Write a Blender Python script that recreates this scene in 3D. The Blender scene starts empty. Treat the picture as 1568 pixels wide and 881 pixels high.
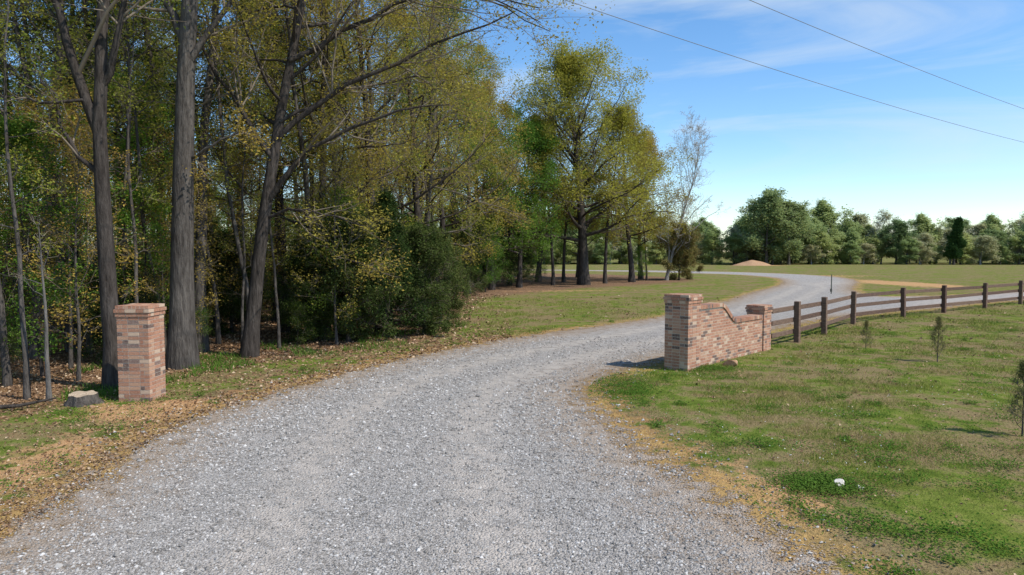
import bpy, math, numpy as np
from mathutils import Vector, Matrix
scene=bpy.context.scene
rad_=math.radians
GOLD=2.399963

# ------------------------------------------------------------------ helpers
def link(o,parent=None):
    scene.collection.objects.link(o)
    if parent is not None: o.parent=parent
    return o
def empty(name,loc=(0,0,0)):
    e=bpy.data.objects.new(name,None); e.location=loc; e.empty_display_size=.3
    return link(e)
def build(name,parts,mats,smooth=None):
    V=[];LI=[];LS=[];MI=[];SM=[];off=0;lo=0
    for v,f,mi,sm in parts:
        if len(f)==0: continue
        v=np.asarray(v,dtype=np.float32).reshape(-1,3); f=np.asarray(f,dtype=np.int32)
        V.append(v); LI.append((f+off).ravel())
        k=f.shape[1]; LS.append(lo+np.arange(len(f))*k)
        MI.append(np.full(len(f),mi)); SM.append(np.full(len(f),sm))
        off+=len(v); lo+=f.size
    V=np.concatenate(V);LI=np.concatenate(LI);LS=np.concatenate(LS);MI=np.concatenate(MI);SM=np.concatenate(SM)
    me=bpy.data.meshes.new(name)
    me.vertices.add(len(V)); me.vertices.foreach_set('co',V.ravel())
    me.loops.add(len(LI)); me.loops.foreach_set('vertex_index',LI.astype(np.int32))
    me.polygons.add(len(LS)); me.polygons.foreach_set('loop_start',LS.astype(np.int32))
    me.polygons.foreach_set('material_index',MI.astype(np.int32))
    me.polygons.foreach_set('use_smooth',SM.astype(bool))
    for m in mats: me.materials.append(m)
    me.update(calc_edges=True); me.validate()
    return me
def obj(name,me,loc=(0,0,0),rz=0,sc=1,parent=None):
    o=bpy.data.objects.new(name,me); o.location=loc; o.rotation_euler=(0,0,rz)
    o.scale=(sc,sc,sc) if not hasattr(sc,'__len__') else sc
    return link(o,parent)
def norm(a): return a/(np.linalg.norm(a,axis=-1,keepdims=True)+1e-9)
def nz(x,y,f,seed,oct=5):
    r=np.random.RandomState(seed); s=0*x
    for i in range(oct):
        a=r.uniform(0,6.28); g=f*r.uniform(.6,1.8); p=r.uniform(0,6.28)
        s=s+np.sin((x*math.cos(a)+y*math.sin(a))*g+p+1.3*np.sin((y*math.cos(a)-x*math.sin(a))*g*.7+p*2))
    return s/oct
def sdf(px,py,poly):
    poly=np.asarray(poly,float); px=np.asarray(px,float);py=np.asarray(py,float)
    sh=px.shape; px=px.ravel();py=py.ravel()
    d=np.full(px.shape,1e18); inside=np.zeros(px.shape,bool)
    n=len(poly)
    for i in range(n):
        ax,ay=poly[i]; bx,by=poly[(i+1)%n]
        ex,ey=bx-ax,by-ay; wx,wy=px-ax,py-ay
        t=np.clip((wx*ex+wy*ey)/(ex*ex+ey*ey+1e-12),0,1)
        d=np.minimum(d,(wx-ex*t)**2+(wy-ey*t)**2)
        c=((ay>py)!=(by>py))
        if abs(ey)>1e-12:
            inside^= c&(px<ex*(py-ay)/ey+ax)
    d=np.sqrt(d); return np.where(inside,-d,d).reshape(sh)
def chaikin(p,it=2):
    p=np.asarray(p,float)
    for _ in range(it):
        q=np.roll(p,-1,0); p=np.stack([.75*p+.25*q,.25*p+.75*q],1).reshape(-1,2)
    return p

# ------------------------------------------------------------------ layout
ROAD=chaikin([(-5,-25),(-5.1,0),(-5.25,4),(-5.4,7.1),(-5.75,10.2),(-5.6,12.1),(-5.05,14.4),(-4.0,17.1),(-2.7,19.6),(-.95,22.4),(1.85,25.7),(3.9,27.7),
 (6.4,30.4),(9.2,34.8),(12.2,39.7),(16.7,48.2),(22,57),(26,65),(29.3,74),(30,82.5),(28,91),(22,98),(10,106),(-5,112),
 (-5,117),(10,112),(24,106),(33.5,99),(38,90),(39,80),(35.5,69.7),(29,58),(25,50),(23.5,44.5),(27,45),(36,49.5),(50,59),(90,85),
 (92,79),(52,53),(30,41.2),(24,37.0),(18,33.1),(14,30.2),(11,27.3),(8.6,24.2),(6.2,20.9),(4.0,18.6),(2.6,17.0),(1.75,15.5),(1.5,14.2),(1.6,13.0),(1.85,11.3),(2.1,9.9),
 (2.5,8.5),(2.7,7.3),(3.0,6.2),(3.3,3),(3.4,-25)],2)
FOREST=chaikin([(-300,-20),(-60,4),(-14,9),(-9.6,11.6),(-8.6,14.3),(-7.9,17),(-6.3,19.2),(-4.3,21),(-2.3,25.5),(-2.6,34),(-2.6,42),(-.4,48),(5,54.5),(13,62),(19.5,69),(18,84),(-5,98),(-300,140)],2)
def gz(x,y):
    x=np.asarray(x,float);y=np.asarray(y,float)
    return .035*nz(x,y,.35,3)+.05*nz(x,y,.08,7)*np.clip((np.hypot(x,y)-12)/30,0,1)*2
def gzf(x,y): return float(gz(np.array([x]),np.array([y]))[0])

# ------------------------------------------------------------------ node helpers
class NT:
    def __init__(s,name):
        s.m=bpy.data.materials.new(name); s.m.use_nodes=True; s.t=s.m.node_tree; s.t.nodes.clear()
        s.out=s.n('ShaderNodeOutputMaterial')
    def n(s,ty,**k):
        q=s.t.nodes.new(ty)
        for a,b in k.items(): setattr(q,a,b)
        return q
    def l(s,a,b): s.t.links.new(a,b)
    def pos(s): return s.n('ShaderNodeNewGeometry').outputs['Position']
    def objc(s): return s.n('ShaderNodeTexCoord').outputs['Object']
    def island(s): return s.n('ShaderNodeNewGeometry').outputs['Random Per Island']
    def attr(s,nm): return s.n('ShaderNodeAttribute',attribute_name=nm).outputs['Fac']
    def noise(s,v,sc,det=3,rough=.55,dist=0):
        q=s.n('ShaderNodeTexNoise'); q.inputs['Scale'].default_value=sc;q.inputs['Detail'].default_value=det
        q.inputs['Roughness'].default_value=rough;q.inputs['Distortion'].default_value=dist; s.l(v,q.inputs['Vector']); return q.outputs['Fac']
    def vor(s,v,sc,feat='F1'):
        q=s.n('ShaderNodeTexVoronoi',feature=feat); q.inputs['Scale'].default_value=sc; s.l(v,q.inputs['Vector']); return q
    def ramp(s,f,st,interp='LINEAR'):
        q=s.n('ShaderNodeValToRGB'); q.color_ramp.interpolation=interp; e=q.color_ramp.elements
        while len(e)<len(st): e.new(.5)
        for i,(p,c) in enumerate(st):
            e[i].position=p; e[i].color=(c,c,c,1) if not hasattr(c,'__len__') else (*c,1)
        s.l(f,q.inputs[0]); return q.outputs[0]
    def mix(s,f,a,b,bt='MIX'):
        q=s.n('ShaderNodeMix',data_type='RGBA',blend_type=bt)
        for v,i in ((f,0),(a,6),(b,7)):
            if hasattr(v,'is_linked') or hasattr(v,'links'): s.l(v,q.inputs[i])
            elif i==0: q.inputs[0].default_value=v
            else: q.inputs[i].default_value=(v,v,v,1) if not hasattr(v,'__len__') else (*v,1)
        return q.outputs[2]
    def math(s,op,a,b=0,clamp=False):
        q=s.n('ShaderNodeMath',operation=op,use_clamp=clamp)
        for v,i in ((a,0),(b,1)):
            if hasattr(v,'links'): s.l(v,q.inputs[i])
            else: q.inputs[i].default_value=v
        return q.outputs[0]
    def mapr(s,v,a,b,c=0,d=1):
        q=s.n('ShaderNodeMapRange'); s.l(v,q.inputs[0])
        for i,x in enumerate((a,b,c,d)): q.inputs[i+1].default_value=x
        return q.outputs[0]
    def bump(s,h,st,dist):
        q=s.n('ShaderNodeBump'); q.inputs['Strength'].default_value=st;q.inputs['Distance'].default_value=dist; s.l(h,q.inputs['Height']); return q.outputs[0]
    def scalev(s,v,x,y,z):
        q=s.n('ShaderNodeMapping'); q.inputs['Scale'].default_value=(x,y,z); s.l(v,q.inputs[0]); return q.outputs[0]
    def bsdf(s,col,rough=.9,nrm=None,spec=.2):
        q=s.n('ShaderNodeBsdfPrincipled'); q.inputs['Roughness'].default_value=rough; q.inputs['Specular IOR Level'].default_value=spec
        if hasattr(col,'links'): s.l(col,q.inputs['Base Color'])
        else: q.inputs['Base Color'].default_value=(*col,1)
        if nrm: s.l(nrm,q.inputs['Normal'])
        return q.outputs[0]
    def diff(s,col,nrm=None):
        q=s.n('ShaderNodeBsdfDiffuse'); s.l(col,q.inputs[0])
        if nrm: s.l(nrm,q.inputs['Normal'])
        return q.outputs[0]
    def done(s,sh): s.l(sh,s.out.inputs[0]); return s.m

def leaf_mat(name,c1,c2,c3,trans=.35):
    t=NT(name); isl=t.island(); oi=t.n('ShaderNodeObjectInfo').outputs['Random']
    a=t.ramp(isl,[(0,c1),(.5,c2),(1,c3)])
    hs=t.n('ShaderNodeHueSaturation'); t.l(a,hs.inputs['Color'])
    t.l(t.mapr(oi,0,1,.49,.53),hs.inputs['Hue']); t.l(t.mapr(oi,0,1,1.15,.85),hs.inputs['Value']); hs.inputs['Saturation'].default_value=.97
    d=t.n('ShaderNodeBsdfDiffuse'); t.l(hs.outputs[0],d.inputs[0])
    if trans<=0: return t.done(d.outputs[0])
    tr=t.n('ShaderNodeBsdfTranslucent');  t.l(hs.outputs[0],tr.inputs[0])
    mx=t.n('ShaderNodeMixShader'); mx.inputs[0].default_value=trans; t.l(d.outputs[0],mx.inputs[1]); t.l(tr.outputs[0],mx.inputs[2])
    return t.done(mx.outputs[0])
def bark_mat(name,c1,c2):
    t=NT(name); o=t.objc(); v=t.scalev(o,14,14,2.2); n=t.noise(v,1.0,4,.7); n2=t.noise(o,.8,2)
    c=t.ramp(n,[(.3,c1),(.7,c2)]); c=t.mix(t.mapr(n2,.35,.7,0,.5),c,tuple(x*.6 for x in c1))
    return t.done(t.diff(c,t.bump(n,1.0,.06)))
def twig_mat(name,c):
    t=NT(name); d=t.n('ShaderNodeBsdfDiffuse'); d.inputs[0].default_value=(*c,1); return t.done(d.outputs[0])

L_gold=leaf_mat('leaf_gold',(.27,.20,.045),(.40,.30,.055),(.50,.38,.075),.45)
L_olive=leaf_mat('leaf_olive',(.22,.235,.038),(.31,.325,.05),(.42,.40,.065),.45)
L_lime=leaf_mat('leaf_lime',(.27,.27,.042),(.37,.35,.052),(.48,.42,.072),.45)
L_green=leaf_mat('leaf_green',(.11,.18,.024),(.17,.26,.035),(.25,.34,.05),.42)
L_bright=leaf_mat('leaf_bright',(.15,.27,.03),(.21,.35,.042),(.29,.42,.058),.45)
L_dark=leaf_mat('leaf_cedar',(.045,.07,.018),(.07,.10,.024),(.11,.125,.035),.2)
L_pine=leaf_mat('leaf_pine',(.045,.085,.024),(.065,.11,.03),(.085,.135,.036),.2)
L_brush=leaf_mat('leaf_brush',(.07,.11,.022),(.11,.16,.028),(.18,.21,.04),.3)
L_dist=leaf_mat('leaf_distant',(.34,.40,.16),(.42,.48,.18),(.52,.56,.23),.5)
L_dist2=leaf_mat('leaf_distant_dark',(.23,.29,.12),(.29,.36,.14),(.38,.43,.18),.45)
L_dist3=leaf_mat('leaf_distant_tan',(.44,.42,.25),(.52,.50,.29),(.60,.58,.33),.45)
L_red=leaf_mat('leaf_reddish',(.24,.15,.06),(.16,.18,.05),(.3,.2,.08),.3)
B_dark=bark_mat('bark_dark',(.035,.029,.025),(.12,.103,.09))
B_grey=bark_mat('bark_grey',(.05,.043,.038),(.18,.16,.14))
B_snag=bark_mat('bark_snag',(.12,.11,.10),(.24,.22,.20))
B_pale=bark_mat('bark_pale',(.22,.2,.18),(.4,.38,.35))
T_twig=twig_mat('twig_brown',(.20,.165,.125))
T_pale=twig_mat('twig_pale',(.40,.38,.35))

# ------------------------------------------------------------------ tree generator
def tubes(pts,rad,S):
    B,N,_=pts.shape
    tg=np.empty_like(pts); tg[:,1:-1]=pts[:,2:]-pts[:,:-2]; tg[:,0]=pts[:,1]-pts[:,0]; tg[:,-1]=pts[:,-1]-pts[:,-2]; tg=norm(tg)
    m=norm(tg.mean(1)); ref=np.where(np.abs(m[:,2:3])>.7,np.array([[1.,0,0]]),np.array([[0,0,1.]]))[:,None,:]
    u=norm(np.cross(tg,np.broadcast_to(ref,tg.shape))); v=np.cross(tg,u)
    a=np.arange(S)*2*math.pi/S
    V=pts[:,:,None,:]+rad[:,:,None,None]*(u[:,:,None,:]*np.cos(a)[None,None,:,None]+v[:,:,None,:]*np.sin(a)[None,None,:,None])
    b=np.arange(B)[:,None,None]*N*S; n=np.arange(N-1)[None,:,None]*S; s=np.arange(S)[None,None,:]; s2=(s+1)%S
    F=np.stack([b+n+s,b+n+s2,b+n+S+s2,b+n+S+s],-1).reshape(-1,4)
    return V.reshape(-1,3),F
def grow(rng,P0,D,L,R0,n,wander,trop,taper):
    B=len(P0); pts=np.zeros((B,n+1,3)); pts[:,0]=P0; d=norm(D)
    for i in range(n):
        d=norm(d+rng.normal(0,wander,(B,3))+np.array([0,0,trop])); pts[:,i+1]=pts[:,i]+d*(L/n)[:,None]
    rad=R0[:,None]*(1-(1-taper)*np.linspace(0,1,n+1))[None,:]
    return pts,rad
def child(rng,pts,rad,L,k,t0,t1,ang,sd,lenf,radf,flat=0):
    B,N,_=pts.shape; t=rng.uniform(t0,t1,(B,k)); x=t*(N-1); i=np.clip(x.astype(int),0,N-2); f=(x-i)[...,None]
    bi=np.arange(B)[:,None]; a=pts[bi,i]; b=pts[bi,i+1]; pos=a*(1-f)+b*f; tg=norm(b-a)
    q=rng.normal(0,1,(B,k,3)); q[...,2]*=(1-flat); q=q-tg*(q*tg).sum(-1,keepdims=True); q=norm(q)
    an=np.radians(rng.normal(ang,sd,(B,k)))[...,None]; d=tg*np.cos(an)+q*np.sin(an)
    r=(rad[bi,i]*(1-f[...,0])+rad[bi,i+1]*f[...,0])*radf
    ln=L[:,None]*lenf*(1.2-.75*t)*rng.uniform(.65,1.25,(B,k))
    return pos.reshape(-1,3),d.reshape(-1,3),ln.ravel(),r.ravel()
def leafquads(rng,c,n,sig,size,aspect=.6,upb=.9):
    p=np.repeat(c,n,0); p=p+rng.normal(0,sig,p.shape)
    M=len(p); nn=rng.normal(0,1,(M,3)); nn[:,2]=np.abs(nn[:,2])+upb; nn=norm(nn)
    a=norm(np.cross(nn,rng.normal(0,1,(M,3)))); b=np.cross(nn,a); s=size*rng.uniform(.6,1.4,(M,1))
    fold=nn*s*.18
    V=np.stack([p-a*s*.5,p+b*s*.5*aspect+fold,p+a*s*.5,p-b*s*.5*aspect+fold],1)
    return V.reshape(-1,3),np.arange(M*4).reshape(-1,4)
def shape(kind,h):
    if kind=='cone': return (1-h)**.8*.95+.05
    if kind=='round': return np.sin(np.pi*(.12+.80*h))**.8
    if kind=='dome': return np.sqrt(np.clip(1-(h*1.02-.25)**2/.62,0.02,1))
    if kind=='wide': return (.55+.45*np.sin(np.pi*np.clip(h*1.1,0,1)))*(1-h)**.35+.08
    if kind=='vase': return .35+.65*np.sin(np.pi*(.1+.75*h))
    return 1-.6*h
def tree(name,seed,H,r0,cs,spread,nprim,k2,k3,nleaf,ls,sig,kind,lm,bm,trunk=None,limbs=None,ang=(75,30),trop=.06,k4=0,wander=.12,pr=.45,tr_w=.035,
         asp=.6,twr=.004,biasdir=None,keepf=.9,tw=None,ct=None,upb=.9):
    rng=np.random.RandomState(seed); parts=[]; ct=trop if ct is None else ct
    if trunk is None:
        n=14; tp,trd=grow(rng,np.zeros((1,3)),np.array([[rng.normal(0,.03),rng.normal(0,.03),1.]]),np.array([H]),np.array([r0]),n,tr_w,.04,.12)
    else:
        t=np.array(trunk,float); d=np.r_[0,np.cumsum(np.linalg.norm(np.diff(t,axis=0),axis=1))]; s=np.linspace(0,d[-1],19)
        tp=np.stack([np.interp(s,d,t[:,i]) for i in range(3)],1)[None]; 
        for _ in range(2): tp[:,1:-1]=(tp[:,:-2]+2*tp[:,1:-1]+tp[:,2:])/4
        tp[:,1:,:2]+=np.cumsum(rng.normal(0,.018,(1,18,2)),1)
        trd=r0*(1-.88*np.linspace(0,1,19))[None]; n=18
    trd=trd.copy(); trd[:,0]*=1.45; trd[:,1]*=1.06
    tpf=tp.copy(); tpf[:,0,2]-=.25
    parts.append((*tubes(tpf,trd,12),0,True))
    tt=cs+(1-cs)*((np.arange(nprim)+.5)/nprim)**.85
    x=tt*n; i=np.clip(x.astype(int),0,n-1); f=(x-i)[:,None]
    pos=tp[0,i]*(1-f)+tp[0,i+1]*f; rr=trd[0,i]*(1-f[:,0])+trd[0,i+1]*f[:,0]
    az=np.arange(nprim)*GOLD+rng.uniform(0,6)+rng.normal(0,.3,nprim)
    h=(tt-cs)/(1-cs)
    an=np.radians(ang[0]+(ang[1]-ang[0])*h+rng.normal(0,9,nprim))
    D=np.stack([np.sin(an)*np.cos(az),np.sin(an)*np.sin(az),np.cos(an)],1)
    L=spread*shape(kind,h)*rng.uniform(.65,1.2,nprim)
    if biasdir is not None:
        bd=np.array(biasdir,float); L*=np.clip(1+.5*(D[:,:2]@bd[:2]),.4,1.7)
    R1=np.minimum(rr*pr*rng.uniform(.7,1.2,nprim),.03*L+.01)
    p1,r1=grow(rng,pos,D,L,R1,9,wander,trop,.15)
    if limbs:
        for lb,lr in limbs:
            t=np.array(lb,float); d=np.r_[0,np.cumsum(np.linalg.norm(np.diff(t,axis=0),axis=1))]; s=np.linspace(0,d[-1],10)
            q=np.stack([np.interp(s,d,t[:,k]) for k in range(3)],1); q[1:-1]=(q[:-2]+2*q[1:-1]+q[2:])/4; q[1:]+=rng.normal(0,.05,(9,3))
            p1=np.concatenate([p1,q[None]]); r1=np.concatenate([r1,(lr*(1-.82*np.linspace(0,1,10)))[None]]); L=np.r_[L,d[-1]]
    parts.append((*tubes(p1,r1,6),0,True))
    a=child(rng,p1,r1,L,k2,.2,1,48,14,.5,.55,.3); p2,r2=grow(rng,a[0],a[1],a[2],np.maximum(a[3],.008),5,wander*1.1,ct,.25)
    parts.append((*tubes(p2,r2,4),2,True))
    a=child(rng,p2,r2,a[2],k3,.15,1,46,16,.55,.55,.2); p3,r3=grow(rng,a[0],a[1],a[2],np.maximum(a[3],twr),3,wander*1.2,ct*.7,.4)
    parts.append((*tubes(p3,r3,3),2,True)); last=p3
    if k4:
        a=child(rng,p3,r3,a[2],k4,.1,1,42,14,.6,.6,0); p4,r4=grow(rng,a[0],a[1],a[2],np.maximum(a[3],twr*.8),2,.15,ct*.5,.5)
        parts.append((*tubes(p4,r4,3),2,True)); last=p4
    if nleaf:
        c=last[:,1:].reshape(-1,3)
        keep=rng.rand(len(c))<keepf; c=c[keep]
        parts.append((*leafquads(rng,c,nleaf,sig,ls,asp,upb),1,False))
    return build(name,parts,[bm,lm or bm,tw or T_twig])

# ------------------------------------------------------------------ terrain grid
def lines(a,b,step,lo,hi,g=1.18):
    c=list(np.arange(a,b+1e-6,step)); s=step; x=a; left=[]
    while x>lo: s*=g; x-=s; left.append(x)
    s=step; x=b; right=[]
    while x<hi: s*=g; x+=s; right.append(x)
    return np.array(left[::-1]+c+right)
xs=lines(-13,32,.25,-2500,2500,1.05); ys=lines(2,62,.25,-300,3000,1.035)
X,Y=np.meshgrid(xs,ys); Z=gz(X,Y)
def roadd(x,y): return sdf(x,y,ROAD)+.10*nz(x,y,1.6,91)+.14*nz(x,y,.6,92)
RD=roadd(X,Y); FD=sdf(X,Y,FOREST)
far=np.clip((np.hypot(X,Y)-200)/300,0,1); Z=Z*(1-far)
nx,ny=len(xs),len(ys)
def clayf(x,y):
    c=np.exp(-(((x-36.5)/3.2)**2+((y-64)/9)**2))*1.3
    c=c+np.exp(-(((x+6.7)/1.5)**2+((y-12.8)/.9)**2))*1.0+np.exp(-(((x+6.7)/.8)**2+((y-9.6)/2.2)**2))*.75
    c=c+np.exp(-(((x+5.4)/.6)**2+((y-15.2)/1.2)**2))*.45
    c=c+np.exp(-(((x-2.9)/.7)**2+((y-8.3)/2.2)**2))*.6+np.exp(-(((x-3.7)/.7)**2+((y-8.2)/.5)**2))*.35
    c=c+np.exp(-(((x-4)/7)**2+((y-52)/1.2)**2))*.5+np.exp(-(((x-38)/8)**2+((y-84)/4)**2))*.6
    c=c+np.exp(-(((x-54)/6)**2+((y-148)/4)**2))
    return c
idx=np.arange(nx*ny).reshape(ny,nx)
F=np.stack([idx[:-1,:-1],idx[:-1,1:],idx[1:,1:],idx[1:,:-1]],-1).reshape(-1,4)
def addattr(me,nm,v):
    a=me.attributes.new(nm,'FLOAT','POINT'); a.data.foreach_set('value',np.asarray(v,dtype=np.float32).ravel())

t=NT('ground_mat'); P=t.pos()
n1=t.noise(P,.45,4,.6); n2=t.noise(P,2.6,4,.6); n3=t.noise(P,22,3,.7); n4=t.noise(P,90,2,.7)
g=t.ramp(n2,[(.32,(.09,.13,.022)),(.5,(.15,.19,.036)),(.68,(.23,.24,.06))])
dry=t.ramp(n3,[(.3,(.15,.105,.06)),(.55,(.26,.19,.10)),(.8,(.38,.30,.17))])
col=t.mix(t.mapr(t.math('ADD',t.math('MULTIPLY',n1,.6),t.math('MULTIPLY',n2,.5)),.49,.60,0,.9),g,dry)
ll=t.vor(P,26); lit=t.ramp(ll.outputs['Color'],[(.2,(.095,.056,.036)),(.5,(.20,.122,.073)),(.8,(.34,.225,.14))])
lit=t.mix(t.math('MULTIPLY',t.mapr(n2,.48,.62,0,.6),t.attr('nearm')),lit,(.12,.15,.035))
fm=t.mapr(t.math('ADD',t.attr('fd'),t.math('MULTIPLY',t.math('SUBTRACT',n2,.5),-5)),-.6,.9,1,0)
col=t.mix(fm,col,lit)
vg=t.mapr(t.math('ADD',t.attr('verge'),t.math('MULTIPLY',t.math('SUBTRACT',n2,.5),2.4)),.40,.75,0,.9)
col=t.mix(vg,col,t.ramp(n3,[(.3,(.15,.077,.04)),(.55,(.31,.17,.088)),(.8,(.47,.31,.17))]))
clay=t.ramp(n3,[(.25,(.38,.19,.085)),(.6,(.56,.34,.17)),(.85,(.64,.48,.28))])
col=t.mix(t.mapr(t.math('ADD',t.attr('clay'),t.math('MULTIPLY',t.math('SUBTRACT',n2,.5),1.7)),.35,.62,0,.9),col,clay)
straw=t.ramp(n4,[(.3,(.27,.155,.05)),(.5,(.45,.285,.10)),(.75,(.61,.46,.22))])
sf=t.mapr(t.math('ADD',t.attr('rd'),t.math('MULTIPLY',t.math('SUBTRACT',n2,.5),-2.4)),.1,.75,.9,0)
col=t.mix(sf,col,straw)
col=t.mix(1.0,col,t.ramp(n4,[(.25,.72),(.75,1.2)]),'MULTIPLY')
mat_ground=t.done(t.diff(col,t.bump(n3,.8,.05)))

def vergef(x,y,rd,fd): return np.where(x<3,np.exp(-np.clip(rd-.2,0,9)/.95)*.9+np.exp(-np.clip(fd,0,20)/1.0)*.5,0)*np.clip((40-y)/14,0.3,1)
gm=build('ground',[(np.stack([X,Y,Z],-1),F,0,True)],[mat_ground])
addattr(gm,'rd',np.clip(RD,-5,50)); addattr(gm,'fd',np.clip(FD,-60,60)); addattr(gm,'clay',clayf(X,Y)); addattr(gm,'verge',vergef(X,Y,RD,FD)); addattr(gm,'nearm',np.clip((38-Y)/12,0,1))
obj('ground',gm)

# gravel road
t=NT('gravel_mat'); P=t.pos()
v1=t.vor(P,34); v2=t.vor(P,66)
def bw(sock):
    q=t.n('ShaderNodeSeparateColor'); t.l(sock,q.inputs[0]); return q.outputs[0]
c1=t.ramp(bw(v1.outputs['Color']),[(0,(.18,.166,.148)),(.35,(.31,.29,.262)),(.7,(.43,.405,.37)),(1,(.62,.59,.545))])
c2=t.ramp(bw(v2.outputs['Color']),[(0,(.2,.184,.165)),(.5,(.36,.336,.305)),(1,(.5,.47,.43))])
big=t.noise(P,.55,3,.6); med=t.noise(P,3.2,4,.6)
col=t.mix(t.mapr(med,.46,.54),c1,c2)
fine=t.ramp(t.noise(P,55,2),[(.3,(.38,.335,.285)),(.7,(.57,.51,.44))])
tf=t.math('ADD',t.attr('trk'),t.mapr(big,.42,.7,0,.45),True)
col=t.mix(t.math('MULTIPLY',tf,t.mapr(med,.24,.58,0,.85)),col,fine)
edgef=t.mapr(t.math('ADD',t.attr('rd'),t.math('MULTIPLY',t.math('SUBTRACT',med,.5),-3.2)),-1.6,.1,0,.88)
col=t.mix(edgef,col,t.ramp(t.noise(P,70,2),[(.3,(.2,.13,.075)),(.5,(.38,.27,.175)),(.7,(.48,.39,.28))]))
col=t.mix(1.0,col,t.ramp(med,[(.25,.76),(.75,1.12)]),'MULTIPLY')
hh=t.math('ADD',t.math('MULTIPLY',v1.outputs['Distance'],-1.0),t.math('MULTIPLY',v2.outputs['Distance'],-.5))
sh=t.diff(col,t.bump(hh,.8,.028))
al=t.mapr(t.math('ADD',t.attr('rd'),t.math('ADD',t.math('MULTIPLY',t.math('SUBTRACT',med,.5),-2.4),t.math('MULTIPLY',t.math('SUBTRACT',t.noise(P,30,2),.5),-2.4))),-.06,.06,1,0)
tr=t.n('ShaderNodeBsdfTransparent'); mx=t.n('ShaderNodeMixShader'); t.l(al,mx.inputs[0]); t.l(tr.outputs[0],mx.inputs[1]); t.l(sh,mx.inputs[2])
mat_gravel=t.done(mx.outputs[0])
near=(RD<1.0); cell=near[:-1,:-1]|near[:-1,1:]|near[1:,1:]|near[1:,:-1]
Fr=F[cell.ravel()]; used,inv=np.unique(Fr,return_inverse=True)
VV=np.stack([X.ravel()[used],Y.ravel()[used],Z.ravel()[used]+.006],-1)
rm=build('gravel_road',[(VV,inv.reshape(-1,4),0,True)],[mat_gravel])
rdv=RD.ravel()[used]; addattr(rm,'rd',np.clip(rdv,-9,9))
LE=np.array([(-5.1,0),(-5.4,7),(-5.7,10.2),(-5.6,12.1),(-5.0,14.4),(-4,17),(-2.7,19.6),(-.95,22.4),(1.85,25.7),(6.4,30.4),(12.2,39.7),(22,57)])
RE=np.array([(3.4,0),(2.7,7.3),(2.1,9.9),(1.7,13),(1.7,15),(4,18.6),(8.6,24.2),(14,32),(20,42),(29,58)])
def pd(px,py,pl):
    d=np.full(px.shape,1e9)
    for (ax,ay),(bx,by) in zip(pl[:-1],pl[1:]):
        ex,ey=bx-ax,by-ay; tt=np.clip(((px-ax)*ex+(py-ay)*ey)/(ex*ex+ey*ey),0,1); d=np.minimum(d,np.hypot(px-ax-ex*tt,py-ay-ey*tt))
    return d
def track(x,y):
    dl=pd(x,y,LE); dr=pd(x,y,RE); fr=dl/(dl+dr+1e-6)+.02*nz(x,y,.5,61)
    k=np.exp(-((fr-.36)/.06)**2)+np.exp(-((fr-.66)/.06)**2)+.08
    return k+1.2*np.exp(-((fr-.72)/.05)**2)*np.exp(-((y-17.2)/2.4)**2)
addattr(rm,'trk',np.clip(track(VV[:,0],VV[:,1]),0,1.5)); obj('gravel_road',rm)

# loose gravel stones (real geometry)
rng=np.random.RandomState(5)
def sample(n,ymin,ymax,pw=1.0,wid=.85,xoff=0):
    u=rng.rand(n); y=ymin*(ymax/ymin)**u if pw==1 else ymin+(ymax-ymin)*u
    x=rng.uniform(-wid,wid,n)*(y+1.5)+xoff
    return x,y
x,y=sample(170000,4.2,24)
d=roadd(x,y)+.25*nz(x,y,3,11); k=(d<.0)&(rng.rand(len(x))<np.where(d>-.6,.4,1)*np.clip(1.0-.6*track(x,y),.15,1)); x=x[k];y=y[k]
xe,ye=sample(40000,4.5,20); de=roadd(xe,ye); k=(de>-.1)&(de<.9)&(rng.rand(len(xe))<.3); x=np.r_[x,xe[k]];y=np.r_[y,ye[k]]
N=len(x); s=rng.gamma(5,.0021,N)+.003; s*=np.clip(y/9,.9,1.4)
oc=np.array([[1,0,0],[0,1,0],[-1,0,0],[0,-1,0],[0,0,1],[0,0,-1]],float)
v=oc[None]*s[:,None,None]*rng.uniform(.7,1.35,(N,6,1))+rng.normal(0,.18,(N,6,3))*s[:,None,None]
v[...,2]*=.7; a=rng.uniform(0,6.28,N); ca,sa=np.cos(a)[:,None],np.sin(a)[:,None]
v=np.stack([v[...,0]*ca-v[...,1]*sa,v[...,0]*sa+v[...,1]*ca,v[...,2]],-1)+np.stack([x,y,gz(x,y)+.006+s*.2],-1)[:,None,:]
of=np.array([[0,1,4],[1,2,4],[2,3,4],[3,0,4],[1,0,5],[2,1,5],[3,2,5],[0,3,5]])
ff=(np.arange(N)[:,None,None]*6+of[None]).reshape(-1,3)
t=NT('stone_mat'); col=t.ramp(t.island(),[(0,(.17,.157,.14)),(.4,(.29,.272,.248)),(.8,(.40,.378,.348)),(1,(.57,.545,.51))])
mat_stone=t.done(t.diff(col))
obj('loose_gravel',build('loose_gravel',[(v,ff,0,False)],[mat_stone]))

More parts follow.
